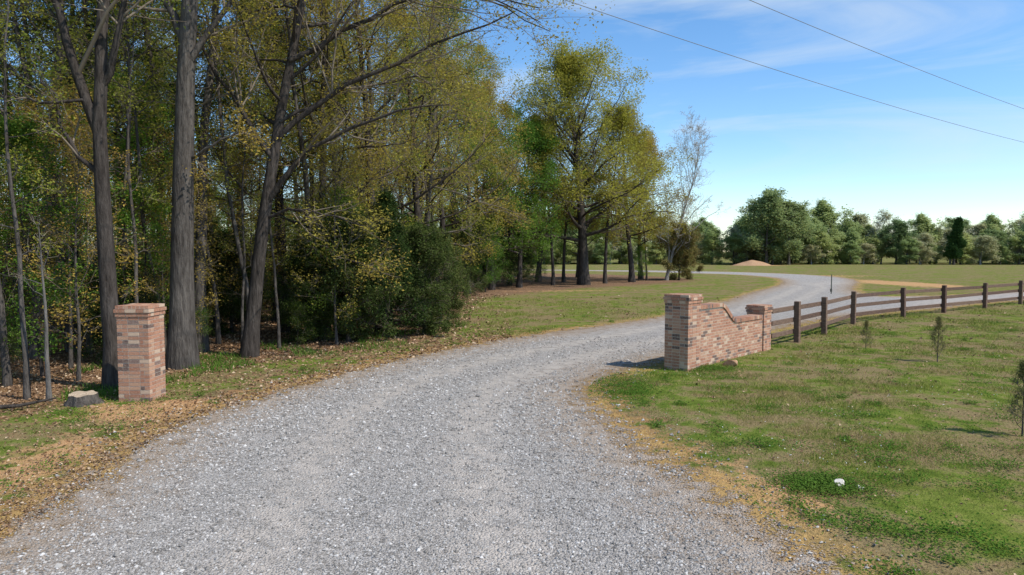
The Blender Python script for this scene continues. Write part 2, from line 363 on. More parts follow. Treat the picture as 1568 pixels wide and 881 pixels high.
# grass blades
def blade_mat(name,st,dryc,dr0=.45,dr1=.58):
    t=NT(name); c=t.ramp(t.island(),st); n=t.noise(t.pos(),.9,4,.65); c=t.mix(t.mapr(n,dr0,dr1,0,.75),c,dryc)
    d=t.n('ShaderNodeBsdfDiffuse'); tr=t.n('ShaderNodeBsdfTranslucent'); t.l(c,d.inputs[0]); t.l(c,tr.inputs[0])
    mx=t.n('ShaderNodeMixShader'); mx.inputs[0].default_value=.3; t.l(d.outputs[0],mx.inputs[1]); t.l(tr.outputs[0],mx.inputs[2]); return t.done(mx.outputs[0])
M_grass=blade_mat('grass_blade',[(0,(.10,.15,.02)),(.45,(.175,.24,.035)),(.8,(.28,.30,.06)),(1,(.48,.40,.17))],(.34,.27,.11))
M_clover=blade_mat('clover_leaf',[(0,(.065,.145,.02)),(1,(.125,.235,.035))],(.12,.19,.035))
M_straw=blade_mat('straw_blade',[(0,(.28,.18,.06)),(.5,(.48,.34,.13)),(1,(.64,.52,.28))],(.4,.27,.1))
t=NT('white_flower'); mat_fl=t.done(t.bsdf((.75,.75,.7),.8))
def blades(x,y,h,w,lean,rng):
    N=len(x); a=rng.uniform(0,6.28,N); b=rng.uniform(0,6.28,N); z=gz(x,y)
    base=np.stack([x,y,z],-1); wd=np.stack([np.cos(a),np.sin(a),0*a],-1)*w[:,None]*.5
    tip=base+np.stack([np.cos(b)*lean*h,np.sin(b)*lean*h,h],-1)
    return np.stack([base-wd,base+wd,tip],1).reshape(-1,3),np.arange(N*3).reshape(-1,3)
parts=[]
x,y=sample(620000,4.6,45,1,.85)
rd=roadd(x,y); fd=sdf(x,y,FOREST); cl=clayf(x,y)
pn=nz(x,y,1.1,21)+.8*nz(x,y,4.,22)+.9*nz(x,y,2.2,23)
dens=np.clip(.42+.85*pn,.03,1)*np.clip((rd-.1)/1.1,0.04,1)*np.clip(fd/1.5+.25,0,1)*np.clip(1.1-cl*1.3,.05,1)
dens=np.where(x<-2,dens*np.clip(.22+1.1*nz(x,y,1.6,31),.02,1)*np.clip((rd-.5)/1.2,.1,1),dens)
k=(rd>.02)&(fd>-.5)&(rng.rand(len(x))<dens); x=x[k];y=y[k];pn=pn[k]
sc=np.clip(y/9,.8,3.2)
h=rng.uniform(.018,.06,len(x))*(1+.4*np.clip(pn,-1,1.5))*np.clip(sc,.8,1.6); w=rng.uniform(.004,.009,len(x))*sc
parts.append((*blades(x,y,h,w,rng.uniform(.2,1.3,len(x)),rng),0,False))
x,y=sample(160000,12,46,1,.6); fd=sdf(x,y,FOREST); rd=roadd(x,y); k=(fd>-3.0)&(fd<.6)&(rd>.5)&(nz(x,y,1.1,33)+.5*nz(x,y,3,34)>.15); x=x[k];y=y[k]
parts.append((*blades(x,y,rng.uniform(.05,.22,len(x)),rng.uniform(.012,.026,len(x)),rng.uniform(.2,1.2,len(x)),rng),1,False))
cx,cy=sample(640,5,32); crd=roadd(cx,cy); cfd=sdf(cx,cy,FOREST); k=(crd>.3)&(cfd>.2)&((cx>0)|(rng.rand(len(cx))<.35)); cx=cx[k];cy=cy[k]
n=200; px=np.repeat(cx,n)+rng.normal(0,1,len(cx)*n)*np.repeat(rng.uniform(.06,.32,len(cx)),n); py=np.repeat(cy,n)+rng.normal(0,1,len(cx)*n)*np.repeat(rng.uniform(.06,.3,len(cx)),n)
px=np.r_[px,3.95+rng.normal(0,.28,5000),2.45+rng.normal(0,.45,6000),5.0+rng.normal(0,.4,3000)]; py=np.r_[py,8.6+rng.normal(0,.22,5000),14.9+rng.normal(0,.9,6000),17.2+rng.normal(0,.3,3000)]
k=roadd(px,py)>.1; px=px[k];py=py[k]
c=np.stack([px,py,gz(px,py)+rng.uniform(.01,.07,len(px))],-1)
parts.append((*leafquads(rng,c,1,.001,.028*1.0,.8,1.5),1,False))
x,y=sample(300000,4.6,34); rd=roadd(x,y); wn=.40+.45*np.clip(nz(x,y,1.2,41),-1,1)
k=(rd>-.15)&(rd<wn+.3)&(rng.rand(len(x))<.5)&(np.where(x>0,True,rng.rand(len(x))<.7)); x=x[k];y=y[k]
parts.append((*blades(x,y,rng.uniform(.01,.035,len(x)),rng.uniform(.004,.009,len(x))*np.clip(y/9,.8,2.4),rng.uniform(1,3.5,len(x)),rng),2,False))
x,y=sample(3500,5,22); rd=roadd(x,y); k=(rd>.6)&(x>1)&(nz(x,y,.8,71)>.1); x=x[k];y=y[k]
parts.append((*leafquads(rng,np.stack([x,y,gz(x,y)+.075],-1),2,.006,.014,.9,2.0),3,False))
obj('grass',build('grass',parts,[M_grass,M_clover,M_straw,mat_fl]))

# fallen leaves
x,y=sample(260000,5,48,1,.85); fd=sdf(x,y,FOREST); rd=roadd(x,y)
pr_=np.where(fd<.6,.6,np.where((x<0)&(rd>-.1),.08+.8*np.clip(vergef(x,y,rd,fd),0,.8),.022)); k=(rd>-.3)&(rng.rand(len(x))<pr_)&(x>-45); x=x[k];y=y[k]
c=np.stack([x,y,gz(x,y)+rng.uniform(.004,.03,len(x))],-1)
t=NT('dead_leaf'); mat_dl=t.done(t.diff(t.ramp(t.island(),[(0,(.13,.075,.045)),(.5,(.26,.16,.092)),(.85,(.40,.27,.16)),(1,(.54,.42,.29))])))
V,Fq=leafquads(rng,c,1,.001,.06,.65,1.2); 
scl=np.repeat(np.clip(y/14,.6,2),4)[:,None]; cc=np.repeat(c,4,0); V=cc+(V-cc)*scl
obj('fallen_leaves',build('fallen_leaves',[(V,Fq,0,False)],[mat_dl]))

# ------------------------------------------------------------------ brick work
class Boxes:
    def __init__(s): s.v=[];s.f=[];s.n=0
    def add(s,c,d,M=None):
        h=np.array(d)/2; v=np.array([[x,y,z] for x in(-1,1) for y in(-1,1) for z in(-1,1)],float)*h
        if M is not None: v=v@np.array(M).T
        s.v.append(v+np.array(c)); q=np.array([[0,1,3,2],[4,6,7,5],[0,4,5,1],[2,3,7,6],[0,2,6,4],[1,5,7,3]]); s.f.append(q+s.n); s.n+=8
    def part(s,mi): return (np.concatenate(s.v),np.concatenate(s.f),mi,False)
t=NT('brick_mat'); o=t.objc(); c=t.ramp(t.island(),[(0,(.14,.09,.075)),(.09,(.36,.17,.105)),(.32,(.43,.215,.135)),(.52,(.38,.195,.125)),(.70,(.46,.27,.175)),(.87,(.53,.38,.27)),(.94,(.22,.145,.12))],'CONSTANT')
n=t.noise(o,26,4,.7); c=t.mix(t.mapr(n,.46,.78,0,.48),c,(.60,.49,.38)); c=t.mix(t.mapr(t.noise(o,4,3),.55,.8,0,.25),c,(.24,.17,.13))
mat_brick=t.done(t.bsdf(c,.9,t.bump(t.noise(o,60,3),.5,.01),.15))
t=NT('mortar_mat'); c=t.ramp(t.noise(t.objc(),30,3),[(.3,(.42,.36,.29)),(.7,(.58,.51,.42))]); mat_mortar=t.done(t.diff(c))
BH,MG,BL=.064,.013,.205; CH=BH+MG
brng=np.random.RandomState(9)
def ring(B,cx,cy,s,z,par,d=.095):
    for side in range(4):
        full=(side%2)==(par%2); span=s if full else s-2*d-2*MG
        ax=np.array([[1,0],[0,1],[-1,0],[0,-1]][side],float); nr=np.array([[0,-1],[1,0],[0,1],[-1,0]][side],float)
        x=-span/2; first=True
        while x<span/2-.01:
            l=BL if not(first and not full) else BL*.5
            l=min(l,span/2-x); 
            if span/2-(x+l)<.05: l=span/2-x
            cc=ax*(x+l/2)+nr*(s/2-d/2+brng.uniform(-.0015,.0015))
            dims=(l,d,BH) if side%2==0 else (d,l,BH)
            B.add((cx+cc[0],cy+cc[1],z+BH/2),dims); x+=l+MG; first=False
def pillar(B,C,cx,cy,s,h):
    n=int(round((h-.10)/CH)); 
    for i in range(-2,n): 
        ring(B,cx,cy,s+(.04 if i==n-2 else .075 if i==n-1 else 0),i*CH,i)
    ht=n*CH; C.add((cx,cy,(ht-.01)/2-.1),(s-.012,s-.012,ht-.02+.2))
    C.add((cx,cy,ht-CH*1+BH/2-.006),(s+.06,s+.06,BH-.012)); C.add((cx,cy,ht-CH*2+BH/2),(s+.024,s+.024,BH-.012))
    S=s+.04; m=int(S/.077); st=S/m
    for i in range(m):
        for j in range(3):
            B.add((cx-S/2+st*(i+.5),cy-S/2+S/3*(j+.5),ht+.028+brng.uniform(-.002,.002)),(st-.01,S/3-.011,.058))
    C.add((cx,cy,ht+.02),(S-.014,S-.014,.052))
mats=[mat_brick,mat_mortar]
B=Boxes();C=Boxes(); pillar(B,C,0,0,.62,1.98)
lp=empty('brick_gate_pillar',(-7.49,13.72,gzf(-7.49,13.72))); 
obj('pillar_bricks',build('pillar_bricks',[B.part(0)],mats),parent=lp); obj('pillar_core',build('pillar_core',[C.part(1)],mats),parent=lp)
phi=rad_(47); wl=empty('brick_entrance_wall',(4.37,16.85,gzf(4.4,17))); wl.rotation_euler=(0,0,phi)
B=Boxes();C=Boxes(); s1=.66;s2=.54
pillar(B,C,s1/2,s1/2,s1,1.96)
Lw=5.25; ex=Lw-s2/2; pillar(B,C,ex,s1/2,s2,1.44)
x0=s1+.002;x1=Lw-s2-.002
def prof(x):
    tt=np.clip((x-x0-1.30)/.95,0,1); return 1.55-.50*(tt*tt*(3-2*tt))+.0*x
th=.30; yc=s1/2-.08
for i in range(-2,22):
    z=i*CH; x=x0+(0 if i%2 else -.0); first=True
    while x<x1-.02:
        l=BL*.5 if (first and i%2) else BL
        l=min(l,x1-x)
        if z+BH<prof(x+l*.5)-.055:
            for sg in(-1,1): B.add((x+l/2,yc+sg*(th/2-.045)+brng.uniform(-.0015,.0015),z+BH/2),(l,.09,BH))
        x+=l+MG; first=False
xx=np.linspace(x0-.01,x1+.01,60); tz=prof(xx)-.045; V=[];Fc=[]
for i,(a,b) in enumerate(zip(xx,tz)): 
    for yy,zz in((-th/2+.005,-.2),(th/2-.005,-.2),(th/2-.005,b),(-th/2+.005,b)): V.append((a,yc+yy,zz))
for i in range(59):
    for j in range(4): Fc.append((i*4+j,i*4+(j+1)%4,i*4+4+(j+1)%4,i*4+4+j))
x=x0+.04
while x<x1-.03:
    sl=(prof(x+.01)-prof(x-.01))/.02; a=math.atan(sl); ca,sa=math.cos(a),math.sin(a)
    M=np.array([[ca,0,-sa],[0,1,0],[sa,0,ca]]); B.add((x,yc,prof(x)),(.066,th+.07,.10),M); x+=.078*ca
obj('wall_bricks',build('wall_bricks',[B.part(0)],mats),parent=wl)
obj('wall_core',build('wall_core',[C.part(1),(V,Fc,1,False)],mats),parent=wl)

# ------------------------------------------------------------------ wooden fence
t=NT('fence_wood'); o=t.pos(); n=t.noise(t.scalev(o,6,6,25),1,4,.7); c=t.mix(t.island(),t.ramp(n,[(.3,(.06,.037,.028)),(.7,(.15,.09,.065))]),t.ramp(n,[(.3,(.10,.065,.048)),(.7,(.23,.15,.105))]))
mat_wood=t.done(t.bsdf(c,.8,t.bump(n,.3,.01),.2))
posts=[(8.15,21.05),(9.4,22.4),(11.25,24.5),(14.0,27.9),(17.76,30.9),(21.0,33.1),(24.8,35.7),(28.6,38.3),(32.4,40.9),(36.2,43.4),(40,46)]
B=Boxes()
fe=empty('wooden_fence',(0,0,0))
for i,(a,b) in enumerate(posts):
    if i==0: continue
    q=posts[i-1]; an=math.atan2(b-q[1],a-q[0])+brng.normal(0,.03); M=np.array([[math.cos(an),-math.sin(an),0],[math.sin(an),math.cos(an),0],[0,0,1]])
    M=M@np.array(Matrix.Rotation(brng.normal(0,.012),3,'X'))
    B.add((a,b,gzf(a,b)+.58+brng.normal(0,.012)),(.17,.17,1.52),M)
Pp=Boxes()
for (a,b) in zip(posts[:-1],posts[1:]):
    dx,dy=b[0]-a[0],b[1]-a[1]; L=math.hypot(dx,dy); za,zb=gzf(*a),gzf(*b); nrm=np.array([dy/L,-dx/L])*.108
    for hgt in(.36,.74,1.12):
        sl=math.atan2(zb-za,L)+brng.normal(0,.003); an=math.atan2(dy,dx); M=Matrix.Rotation(an,3,'Z')@Matrix.Rotation(-sl,3,'Y')
        Pp.add(((a[0]+b[0])/2-nrm[0],(a[1]+b[1])/2-nrm[1],(za+zb)/2+hgt+brng.normal(0,.01)),(L-.012,.038,.15),np.array(M))
for nm,bx in(('fence_posts',B),('fence_rails',Pp)):
    o=obj(nm,build(nm,[bx.part(0)],[mat_wood]),parent=fe); bv=o.modifiers.new('b','BEVEL'); bv.width=.008; bv.segments=1

# steel marker post
t=NT('steel_post'); mat_tp=t.done(t.bsdf((.07,.075,.06),.6))
B=Boxes(); B.add((0,0,.6),(.05,.05,1.5)); B.add((0,.03,.25),(.14,.012,.2))
obj('steel_post',build('steel_post',[B.part(0)],[mat_tp]),(22.3,47.6,gzf(22.3,47.6)))

# ------------------------------------------------------------------ power line
t=NT('cable'); mat_cab=t.done(t.bsdf((.2,.21,.23),.6)); t=NT('pole_wood'); mat_pole=t.done(t.bsdf((.12,.09,.07),.9))
pl=empty('power_line'); dirv=np.array([.794,.608]); off=np.array([.608,-.794])
A=np.array([-14,5.05]); Bp=A+dirv*83
cab=[]
for o_,h0 in((0,9.85),(1.3,10.85)):
    s=np.linspace(-50,133,200); ss=np.mod(s,83)/83
    z=h0-4*1.15*ss*(1-ss); p=A+off*o_+s[:,None]*dirv; cab.append(np.c_[p,z])
cab=np.array(cab); V,Fq=tubes(cab,np.full(cab.shape[:2],.009),6); obj('cables',build('cables',[(V,Fq,0,True)],[mat_cab]),parent=pl)
Bx=Boxes(); pp=[]
for q in(A,Bp):
    c=q+off*.65; pp.append(np.array([(c[0],c[1],z) for z in(-.5,3,7,11.3)])); M=np.array(Matrix.Rotation(math.atan2(off[1],off[0]),3,'Z'))
    Bx.add((c[0],c[1],9.72),(1.6,.12,.14),M); Bx.add((q[0]+off[0]*1.3,q[1]+off[1]*1.3,10.3),(.08,.08,1.1),M)
pp=np.array(pp); V,Fq=tubes(pp,np.tile(np.array([.17,.155,.14,.12]),(2,1)),12)
obj('utility_poles',build('utility_poles',[(V,Fq,0,True),Bx.part(0)],[mat_pole]),parent=pl)

# ------------------------------------------------------------------ rocks, stump, log, mound
def rock(name,loc,dim,mat,seed,flat=0):
    import bmesh
    bm=bmesh.new(); bmesh.ops.create_icosphere(bm,subdivisions=3,radius=1); r=np.random.RandomState(seed)
    pl_=[(norm(r.normal(0,1,3)),r.uniform(.55,.9)) for _ in range(12)]
    for v in bm.verts:
        c=np.array(v.co)
        for n_,d_ in pl_:
            q=c@n_-d_
            if q>0: c=c-n_*q
        v.co=c*np.array(dim)/2
    me=bpy.data.meshes.new(name); bm.to_mesh(me); bm.free(); me.materials.append(mat); return obj(name,me,loc,r.uniform(0,3))
t=NT('rock_clay'); mat_rk=t.done(t.bsdf(t.ramp(t.noise(t.objc(),9,4),[(.3,(.3,.16,.08)),(.7,(.5,.33,.2))]),.9,t.bump(t.noise(t.objc(),14,4),.5,.03)))
t=NT('rock_pale'); mat_rp=t.done(t.bsdf(t.ramp(t.noise(t.objc(),12,4),[(.3,(.45,.4,.33)),(.7,(.7,.66,.58))]),.9,t.bump(t.noise(t.objc(),20,4),.5,.02)))
rock('sandstone_rock',(5.72,17.75,gzf(5.7,17.7)+.05),(.55,.4,.34),mat_rk,1)
rock('pale_rock',(4.18,8.55,gzf(4.2,8.5)+.035),(.28,.19,.13),mat_rp,2); rock('pale_rock',(4.40,8.48,gzf(4.4,8.5)+.02),(.13,.1,.07),mat_rp,3)
rock('sandstone_rock',(-8.0,12.9,gzf(-8,12.9)+.01),(.2,.16,.1),mat_rk,4)
a=np.linspace(0,2*math.pi,36,endpoint=False); r=.22*(1+.08*np.sin(3*a)+.06*np.sin(5*a+1)+.04*np.sin(9*a+2)); M36=36
sv=[];sf=[]
for k_,(zz,m_) in enumerate([(-.1,1.6),(.02,1.3),(.10,1.06),(.20,1.0)]): sv+=[((m_+.12*(k_<2)*math.sin(4*a[i]))*r[i]*1.15*math.cos(a[i]),(m_+.12*(k_<2)*math.sin(4*a[i]))*r[i]*math.sin(a[i]),zz+(.015*math.sin(a[i])+.01*math.sin(6*a[i]))*(k_==3)) for i in range(M36)]
for k_ in range(3):
    for i in range(M36): sf.append((k_*M36+i,k_*M36+(i+1)%M36,k_*M36+M36+(i+1)%M36,k_*M36+M36+i))
top=[(*p[:2],p[2]) for p in sv[3*M36:]]+[(0,0,.195)]; tf_=[(i,(i+1)%M36,M36) for i in range(M36)]
t=NT('cut_wood'); v_=t.n('ShaderNodeVectorMath',operation='LENGTH'); t.l(t.objc(),v_.inputs[0]); q=t.math('SINE',t.math('MULTIPLY',v_.outputs['Value'],260)); mat_cw=t.done(t.bsdf(t.mix(t.mapr(q,-1,1),(.34,.26,.18),(.50,.40,.29)),.9))
obj('tree_stump',build('tree_stump',[(sv,sf,0,True),(top,tf_,1,False)],[B_grey,mat_cw]),(-8.42,13.25,gzf(-8.4,13.2)))
lg=np.array([[(-10.6,12.3,.12),(-9.9,12.45,.1),(-9.3,12.75,.09),(-8.9,13.2,.14)]]); V,Fq=tubes(lg,np.array([[.05,.045,.035,.015]]),8)
obj('fallen_branch',build('fallen_branch',[(V,Fq,0,True)],[B_dark]))
m=24; gx,gy=np.meshgrid(np.linspace(-1,1,m),np.linspace(-1,1,m)); rr=np.hypot(gx,gy); hz=np.clip(1-rr,0,1)**.7*1.15*(1+.45*nz(gx,gy,5,3))-.1
ii=np.arange(m*m).reshape(m,m); mf=np.stack([ii[:-1,:-1],ii[:-1,1:],ii[1:,1:],ii[1:,:-1]],-1).reshape(-1,4)
obj('dirt_mound',build('dirt_mound',[(np.stack([gx*4.2,gy*3,hz],-1),mf,0,True)],[mat_rk]),(52,148,0))

# ------------------------------------------------------------------ TREES (hero)
def place(name,me,x,y,rz=0,sc=1,parent=None): return obj(name,me,(x,y,gzf(x,y)),rz,sc,parent)
m1=tree('tree_a',11,17,.19,.5,4.2,14,6,6,3,.085,.13,'round',L_olive,B_dark,
  trunk=[(0,0,0),(-.05,0,2),(-.1,0,4),(-.17,.05,5.6),(-.1,.1,7),(.05,.1,8.6),(.2,.1,12),(.3,0,17)],
  limbs=[([(-.15,.05,5.4),(-.45,0,6.3),(-.75,-.1,7.4),(-1.1,-.1,8.8),(-1.6,0,11.5)],.12),([(-.15,0,4.6),(-.6,-.1,5.0),(-1.0,-.1,6.2),(-1.4,0,7.2)],.06),([(-.12,0,6.4),(.35,-.1,7.3),(.75,-.2,8.6),(1.2,0,10.5)],.08),([(-.1,0,6.0),(-.6,-.3,6.15),(-1.5,-.4,6.1),(-2.6,-.5,6.3)],.045)])
place('oak_tree',m1,-8.67,14.75)
m2=tree('tree_b',12,21,.31,.55,4.2,20,6,6,4,.085,.14,'round',L_gold,B_grey,
  trunk=[(0,0,0),(.05,0,2),(.12,0,4),(.25,0,7),(.42,0,9.4),(.7,0,14),(.9,0,21)],
  limbs=[([(.15,0,5.2),(.6,-.2,5.5),(1.3,-.3,5.7),(2.2,-.4,6.2)],.05),([(.3,0,8.2),(-.3,0,9.6),(-1.2,.2,11.2)],.12),([(.3,0,7.6),(1.2,0,9.0),(2.4,.2,10.6)],.1)])
place('oak_tree',m2,-8.52,17.5)
m2b=tree('tree_c',13,19,.18,.5,3.6,16,6,5,4,.09,.14,'round',L_olive,B_grey)
place('oak_tree',m2b,-9.3,20.3)
m3=tree('tree_d',14,17,.21,.36,6.2,24,8,8,4,.08,.16,'wide',L_gold,B_dark,
  trunk=[(0,0,0),(.17,0,1.8),(.4,0,3),(.65,0,4.6),(1.0,.05,6.4),(1.3,.1,8.2),(1.9,0,10.5),(2.4,0,13),(2.8,0,17)],
  limbs=[([(.6,0,4.3),(1.4,-.2,5.4),(2.7,-.3,6.3),(4.3,-.5,6.8),(5.8,-.4,7.0)],.085),([(.9,0,6.1),(2.2,.1,7.4),(4.2,.1,8.3),(6.2,0,9.1),(7.6,0,9.6)],.09),
         ([(.55,0,3.9),(1.3,-.4,4.2),(2.6,-.9,4.0),(3.9,-1.2,3.6)],.05),([(1.3,0,8.3),(3,.2,9.4),(5,.1,10.1),(6.8,.3,10.2),(8.3,.4,9.9)],.08),([(.8,0,5.6),(-.2,-.2,7.2),(-1.2,-.3,9),(-1.8,-.2,11)],.08),
         ([(1.0,0,6.6),(2.4,.6,7.6),(4.0,1.2,8.0),(5.8,1.4,8.4)],.06),([(1.9,0,10.2),(4,.2,11),(6.4,.1,11.2),(8.0,.4,10.6)],.07),([(2.0,0,10.0),(4.4,-.4,10.3),(6.6,-.5,10.0),(8.2,-.4,9.2)],.06),([(2.2,0,10.6),(4.6,.5,10.8),(6.9,.9,10.3),(8.6,1.2,9.4)],.06)],
  ang=(80,30),biasdir=(.8,-.2,0))
place('oak_tree',m3,-7.5,19.3)
m4=tree('tree_e',15,15.5,.2,.14,5.4,32,7,8,4,.085,.17,'wide',L_gold,B_dark,ang=(88,30),trop=.03,biasdir=(.6,-.3,0))
m5=tree('tree_f',16,16,.2,.2,5.0,28,7,7,5,.09,.17,'wide',L_olive,B_grey,ang=(85,28),trop=.03)
m6=tree('tree_g',17,18,.2,.35,4.2,24,7,6,6,.10,.17,'round',L_green,B_dark)
m7=tree('tree_h',18,17,.13,.4,3.2,20,6,5,2,.08,.15,'round',L_gold,B_grey,tr_w=.05)
m8=tree('tree_i',19,8,.06,.15,2.8,20,5,5,8,.085,.15,'wide',L_bright,B_dark,ang=(80,45),trop=.0)
m9=tree('tree_j',20,6,.045,.1,2.4,22,5,5,8,.08,.15,'wide',L_green,B_dark,ang=(80,45),trop=.0)
m10=tree('cedar',21,5.0,.1,.03,2.1,60,7,5,9,.10,.09,'cone',L_dark,B_dark,ang=(82,35),trop=.03,asp=.3)
m11=tree('pine',22,17,.17,.35,3.2,32,6,5,10,.14,.13,'cone',L_pine,B_dark,ang=(85,50),trop=.0,asp=.2)
m12=tree('pole',23,14,.075,.25,2.4,18,5,4,3,.08,.14,'round',L_olive,B_grey,tr_w=.05)
m13=tree('cedar_b',24,3.4,.07,.02,1.7,46,7,5,8,.10,.09,'round',L_dark,B_dark,ang=(80,25),trop=.03,asp=.3)
m14=tree('brush',25,2.6,.02,.05,1.3,18,4,4,5,.055,.12,'wide',L_brush,B_dark,ang=(65,30),trop=.04,twr=.003)
m15=tree('twiggy',26,7,.05,.1,2.2,26,6,6,2,.07,.12,'round',L_gold,B_grey,ang=(65,25),trop=.05,twr=.004)
for (me,nm,x,y,r,s) in[(m4,'oak_tree',-4.9,25.5,.1,1.0),(m4,'oak_tree',-4.3,32.5,.6,1.02),(m5,'oak_tree',-5.2,39,2.2,1.1),(m5,'oak_tree',-7,28,.5,1.1),(m4,'oak_tree',-4.2,44,.3,1.1),(m5,'oak_tree',-3.2,49,1,1.05),
   (m10,'cedar_tree',-4.4,23.6,0,.95),(m10,'cedar_tree',-6.2,24.3,1,.86),(m13,'cedar_tree',-3.2,24.6,2,.95),(m13,'cedar_tree',-2.9,27.3,1,.9),(m10,'cedar_tree',-3.9,28.5,3,.8),(m13,'cedar_tree',-5.4,22.4,3,1.0),(m13,'cedar_tree',-6.8,22.6,5,.8),
   (m8,'understory_tree',-9.9,18.4,1,.58),(m9,'understory_tree',-6.0,22.8,1,.8),(m12,'sapling_tree',-7.9,20.6,1,1),(m12,'sapling_tree',-10.6,18.6,3,1),(m7,'oak_tree',-13.1,20.2,3,.9),(m7,'oak_tree',-6.6,23.0,3,.9),
   (m11,'pine_tree',-11.8,23,3,1.05),(m11,'pine_tree',-15.5,24,1,1),(m11,'pine_tree',-13.6,28.5,2,1.1),(m11,'pine_tree',-19.5,27,4,1.1),(m11,'pine_tree',-10.2,29.5,2,1.1)]:
    place(nm,me,x,y,r,s)
ms=tree('snag',31,3.5,.05,.55,1.0,7,3,2,0,.1,.1,'flat',None,B_snag,ang=(60,40),tr_w=.03,tw=T_twig)
place('dead_tree',ms,-9.25,13.5,1)

# forest mass
fo=empty('forest'); fr_=np.random.RandomState(77); placed=[(-8.67,14.75),(-8.5,17.5),(-7.5,19.3),(-9.3,20.3),(-7.49,13.7)]
big=[m2b,m4,m5,m6,m7,m7,m11,m5]; und=[m8,m9,m12,m15,m13,m15]
def scatter(n,xr,yr,lst,mind,inset,scr,tag,pl=None):
    pl=placed if pl is None else pl
    c=0;tr_=0
    while c<n and tr_<n*40:
        tr_+=1; x=fr_.uniform(*xr);y=fr_.uniform(*yr)
        ins=inset if y<46 else max(inset,3.5)
        if sdf(np.array([x]),np.array([y]),FOREST)[0]>-ins: continue
        if any((x-a)**2+(y-b)**2<mind*mind for a,b in pl): continue
        pl.append((x,y)); me=lst[fr_.randint(len(lst))]
        place(tag,me,x,y,fr_.uniform(0,6.28),fr_.uniform(*scr),fo); c+=1
scatter(46,(-34,-3),(16,50),big,2.8,2.2,(.8,1.1),'forest_tree')
scatter(36,(-60,-3),(45,85),big,3.6,1.5,(.75,1.0),'forest_tree')
scatter(24,(-70,-30),(16,60),big,3.8,1.5,(.8,1.1),'forest_tree')
scatter(70,(-30,-5),(16,46),und,1.5,1.8,(.5,1.0),'forest_understory')
scatter(60,(-60,-4),(45,85),und,2,5,(.8,1.3),'forest_understory')
scatter(30,(-15,-5),(13,26),[m12,m15,m12],1.0,.5,(.6,1.0),'forest_pole')
scatter(48,(-22,-3),(14,34),[m14],.9,1.6,(.35,.85),'forest_brush',[])

# ------------------------------------------------------------------ middle group
b1=tree('big_oak',41,18.2,.48,.2,7.6,56,8,7,6,.17,.30,'dome',L_lime,B_dark,ang=(82,15),trop=.015,tr_w=.02,wander=.11)
b2=tree('mid_oak',42,15.5,.3,.25,6.2,36,7,7,6,.16,.27,'dome',L_gold,B_dark,ang=(82,18),trop=.01)
b3=tree('mid_green',43,14,.25,.2,5.2,32,7,7,6,.16,.25,'dome',L_green,B_dark,ang=(80,20),trop=.02)
b4=tree('mid_thin',44,15.5,.18,.35,3.8,22,6,6,5,.15,.24,'round',L_lime,B_dark,trop=.02)
for me,nm,x,y,r,s in[(b1,'oak_tree',6.4,61,0,1.0),(b2,'oak_tree',11.6,66,1,.95),(b3,'oak_tree',.6,57,2,.9),(b4,'oak_tree',3.6,60,1,.85),(b3,'oak_tree',-1.6,54,4,.92),(b4,'oak_tree',8.6,63,3,.95),
   (b2,'oak_tree',13.8,73,2.5,.85),(b4,'oak_tree',5.0,66,3,.9),(b2,'oak_tree',2.6,68,5,.95),(b4,'oak_tree',-.2,62,2,.95),(b2,'oak_tree',-2.5,60,2,1.0),(b3,'oak_tree',7.5,78,2,.85),(b4,'oak_tree',13.6,69,1,.55),(b2,'oak_tree',-4,52,1,.98)]:
    place(nm,me,x,y,r,s)
for x,y,s,me in[(0.5,60,1.0,m10),(3,72,.9,m9),(-1.5,57,1.1,m10),(12.8,69,.55,m9),(-2,51,.9,m9),(-3.2,47.5,.9,m10),(1,74,1.2,m9),(-3.5,66,1.4,m10)]:
    place('understory_tree' if me is m9 else 'cedar_tree',me,x,y,x*3,s)
bt=tree('bare',51,15.5,.2,.14,6.4,30,6,5,0,.1,.1,'vase',None,B_pale,ang=(48,18),trop=.06,k4=4,twr=.013,tw=T_pale,wander=.09,
  trunk=[(0,0,0),(.5,0,2.5),(1.1,0,5),(2.0,0,8),(3.0,0,11.5),(3.8,0,15.5)],limbs=[([(.2,0,1.2),(.3,0,4),(.1,0,7),(0,0,10.5)],.11),([(.8,0,3.6),(2.6,0,5.6),(4.6,0,7.4),(6.3,0,8.6)],.1)])
place('bare_tree',bt,15.6,69,0,.84)
rb=tree('red_bush',52,4.4,.08,.03,2.2,30,6,6,9,.12,.15,'round',L_red,B_dark,ang=(70,20)); place('shrub',rb,17.0,69.5,0,1.1); place('shrub',rb,18.4,71.5,2,.8)

# ------------------------------------------------------------------ distant treeline
dt=empty('distant_treeline')
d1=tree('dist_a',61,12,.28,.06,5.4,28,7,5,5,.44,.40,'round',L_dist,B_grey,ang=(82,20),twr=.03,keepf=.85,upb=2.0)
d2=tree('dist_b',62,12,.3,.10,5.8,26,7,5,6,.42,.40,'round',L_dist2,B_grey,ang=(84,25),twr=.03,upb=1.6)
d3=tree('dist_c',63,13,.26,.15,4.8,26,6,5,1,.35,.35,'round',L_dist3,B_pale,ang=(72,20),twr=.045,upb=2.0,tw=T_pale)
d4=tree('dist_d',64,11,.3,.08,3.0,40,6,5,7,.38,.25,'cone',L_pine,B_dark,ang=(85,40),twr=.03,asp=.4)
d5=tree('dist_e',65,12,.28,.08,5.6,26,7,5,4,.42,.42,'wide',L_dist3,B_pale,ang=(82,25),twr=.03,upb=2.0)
dr_=np.random.RandomState(8); lst=[d1,d5,d2,d1,d3,d1,d1,d5]
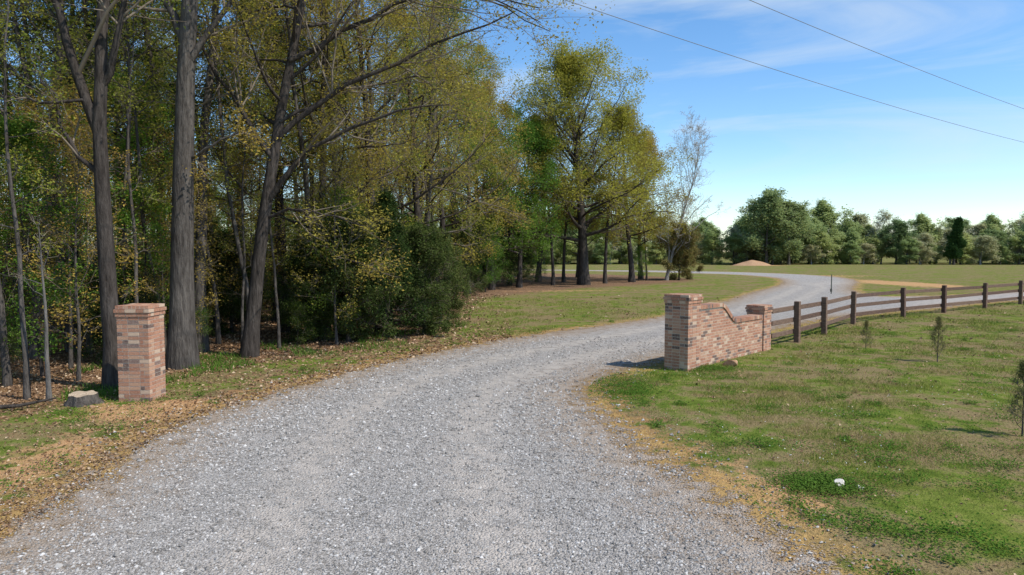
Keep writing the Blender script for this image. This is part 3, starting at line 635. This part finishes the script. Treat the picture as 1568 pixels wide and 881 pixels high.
for row,(yb,n_,sc0) in enumerate([(160,50,.64),(166,50,.78),(173,46,.88)]):
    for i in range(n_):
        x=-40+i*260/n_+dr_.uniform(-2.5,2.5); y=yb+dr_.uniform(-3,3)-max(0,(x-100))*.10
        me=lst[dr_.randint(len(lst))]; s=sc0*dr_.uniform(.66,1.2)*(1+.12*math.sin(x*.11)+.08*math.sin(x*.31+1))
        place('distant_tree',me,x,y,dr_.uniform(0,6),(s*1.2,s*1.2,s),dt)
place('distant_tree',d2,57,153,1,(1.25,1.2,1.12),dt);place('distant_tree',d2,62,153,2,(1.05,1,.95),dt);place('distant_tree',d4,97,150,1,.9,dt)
for i in range(60):
    x=-40+i*4.3+dr_.uniform(-1,1); s=.42*dr_.uniform(.7,1.3); place('distant_undergrowth',(d1,d5,d1)[i%3],x,156+dr_.uniform(-2,3)-max(0,(x-100))*.10,i,(s*1.6,s*1.6,s),dt)

# ------------------------------------------------------------------ saplings on the lawn
L_sap=leaf_mat('leaf_sapling',(.13,.12,.05),(.18,.18,.06),(.25,.21,.09),.3)
sp=tree('sapling',71,1.2,.014,.06,.42,20,4,4,4,.038,.03,'cone',L_sap,B_grey,ang=(60,25),trop=.08,asp=.25,twr=.002)
for x,y,s in((11.55,18.4,1.0),(10.9,20.9,.72),(8.25,10.9,1.0),(23.5,31,.9),(7.1,6.6,.45)):
    place('sapling',sp,x,y,x,s)

# ------------------------------------------------------------------ light & sky
sd=Vector((math.cos(rad_(50))*.90,math.cos(rad_(50))*-.44,math.sin(rad_(50)))).normalized()
L=bpy.data.lights.new('sun','SUN'); L.energy=4.9; L.angle=rad_(.53); L.color=(1,.94,.85)
lo=bpy.data.objects.new('sun',L); lo.rotation_euler=sd.to_track_quat('Z','Y').to_euler(); lo.location=(30,-10,50); link(lo)
w=bpy.data.worlds.new('World'); scene.world=w; w.use_nodes=True; nt=w.node_tree; nt.nodes.clear()
N_=nt.nodes.new; LK=nt.links.new
out=N_('ShaderNodeOutputWorld'); bg=N_('ShaderNodeBackground'); sky=N_('ShaderNodeTexSky'); sky.sky_type='NISHITA'; sky.sun_disc=False
sky.sun_elevation=rad_(50); sky.sun_rotation=math.atan2(sd.x,sd.y); sky.air_density=1.0; sky.dust_density=.1; sky.ozone_density=3.5
bg.inputs[1].default_value=.15
hs=N_('ShaderNodeHueSaturation'); hs.inputs['Saturation'].default_value=1.18; hs.inputs['Value'].default_value=1.32; LK(sky.outputs[0],hs.inputs['Color'])
tc=N_('ShaderNodeTexCoord'); mp=N_('ShaderNodeMapping'); mp.inputs['Scale'].default_value=(1.2,1.0,6.5); mp.inputs['Rotation'].default_value=(0,rad_(14),0); mp.inputs['Location'].default_value=(1.35,.1,.7)
no=N_('ShaderNodeTexNoise'); no.inputs['Scale'].default_value=1.5; no.inputs['Detail'].default_value=8; no.inputs['Roughness'].default_value=.58; no.inputs['Distortion'].default_value=.8
LK(tc.outputs['Generated'],mp.inputs[0]); LK(mp.outputs[0],no.inputs['Vector'])
rp=N_('ShaderNodeValToRGB'); rp.color_ramp.elements[0].position=.48; rp.color_ramp.elements[0].color=(0,0,0,1); rp.color_ramp.elements[1].position=.80; rp.color_ramp.elements[1].color=(.75,.75,.75,1)
LK(no.outputs['Fac'],rp.inputs[0]); mx=N_('ShaderNodeMix'); mx.data_type='RGBA'; LK(rp.outputs[0],mx.inputs[0]); LK(hs.outputs[0],mx.inputs[6]); mx.inputs[7].default_value=(5.2,5.8,6.3,1)
LK(mx.outputs[2],bg.inputs[0]); LK(bg.outputs[0],out.inputs[0])
scene.view_settings.view_transform='Standard'; scene.view_settings.look='None'; scene.view_settings.exposure=0

# ------------------------------------------------------------------ camera
cam=bpy.data.cameras.new('camera'); cam.lens=24; cam.sensor_width=36; cam.clip_end=6000; cam.clip_start=.05
co=bpy.data.objects.new('camera',cam); co.location=(0,0,3.0); co.rotation_euler=(rad_(90-3.04),0,0); link(co); scene.camera=co
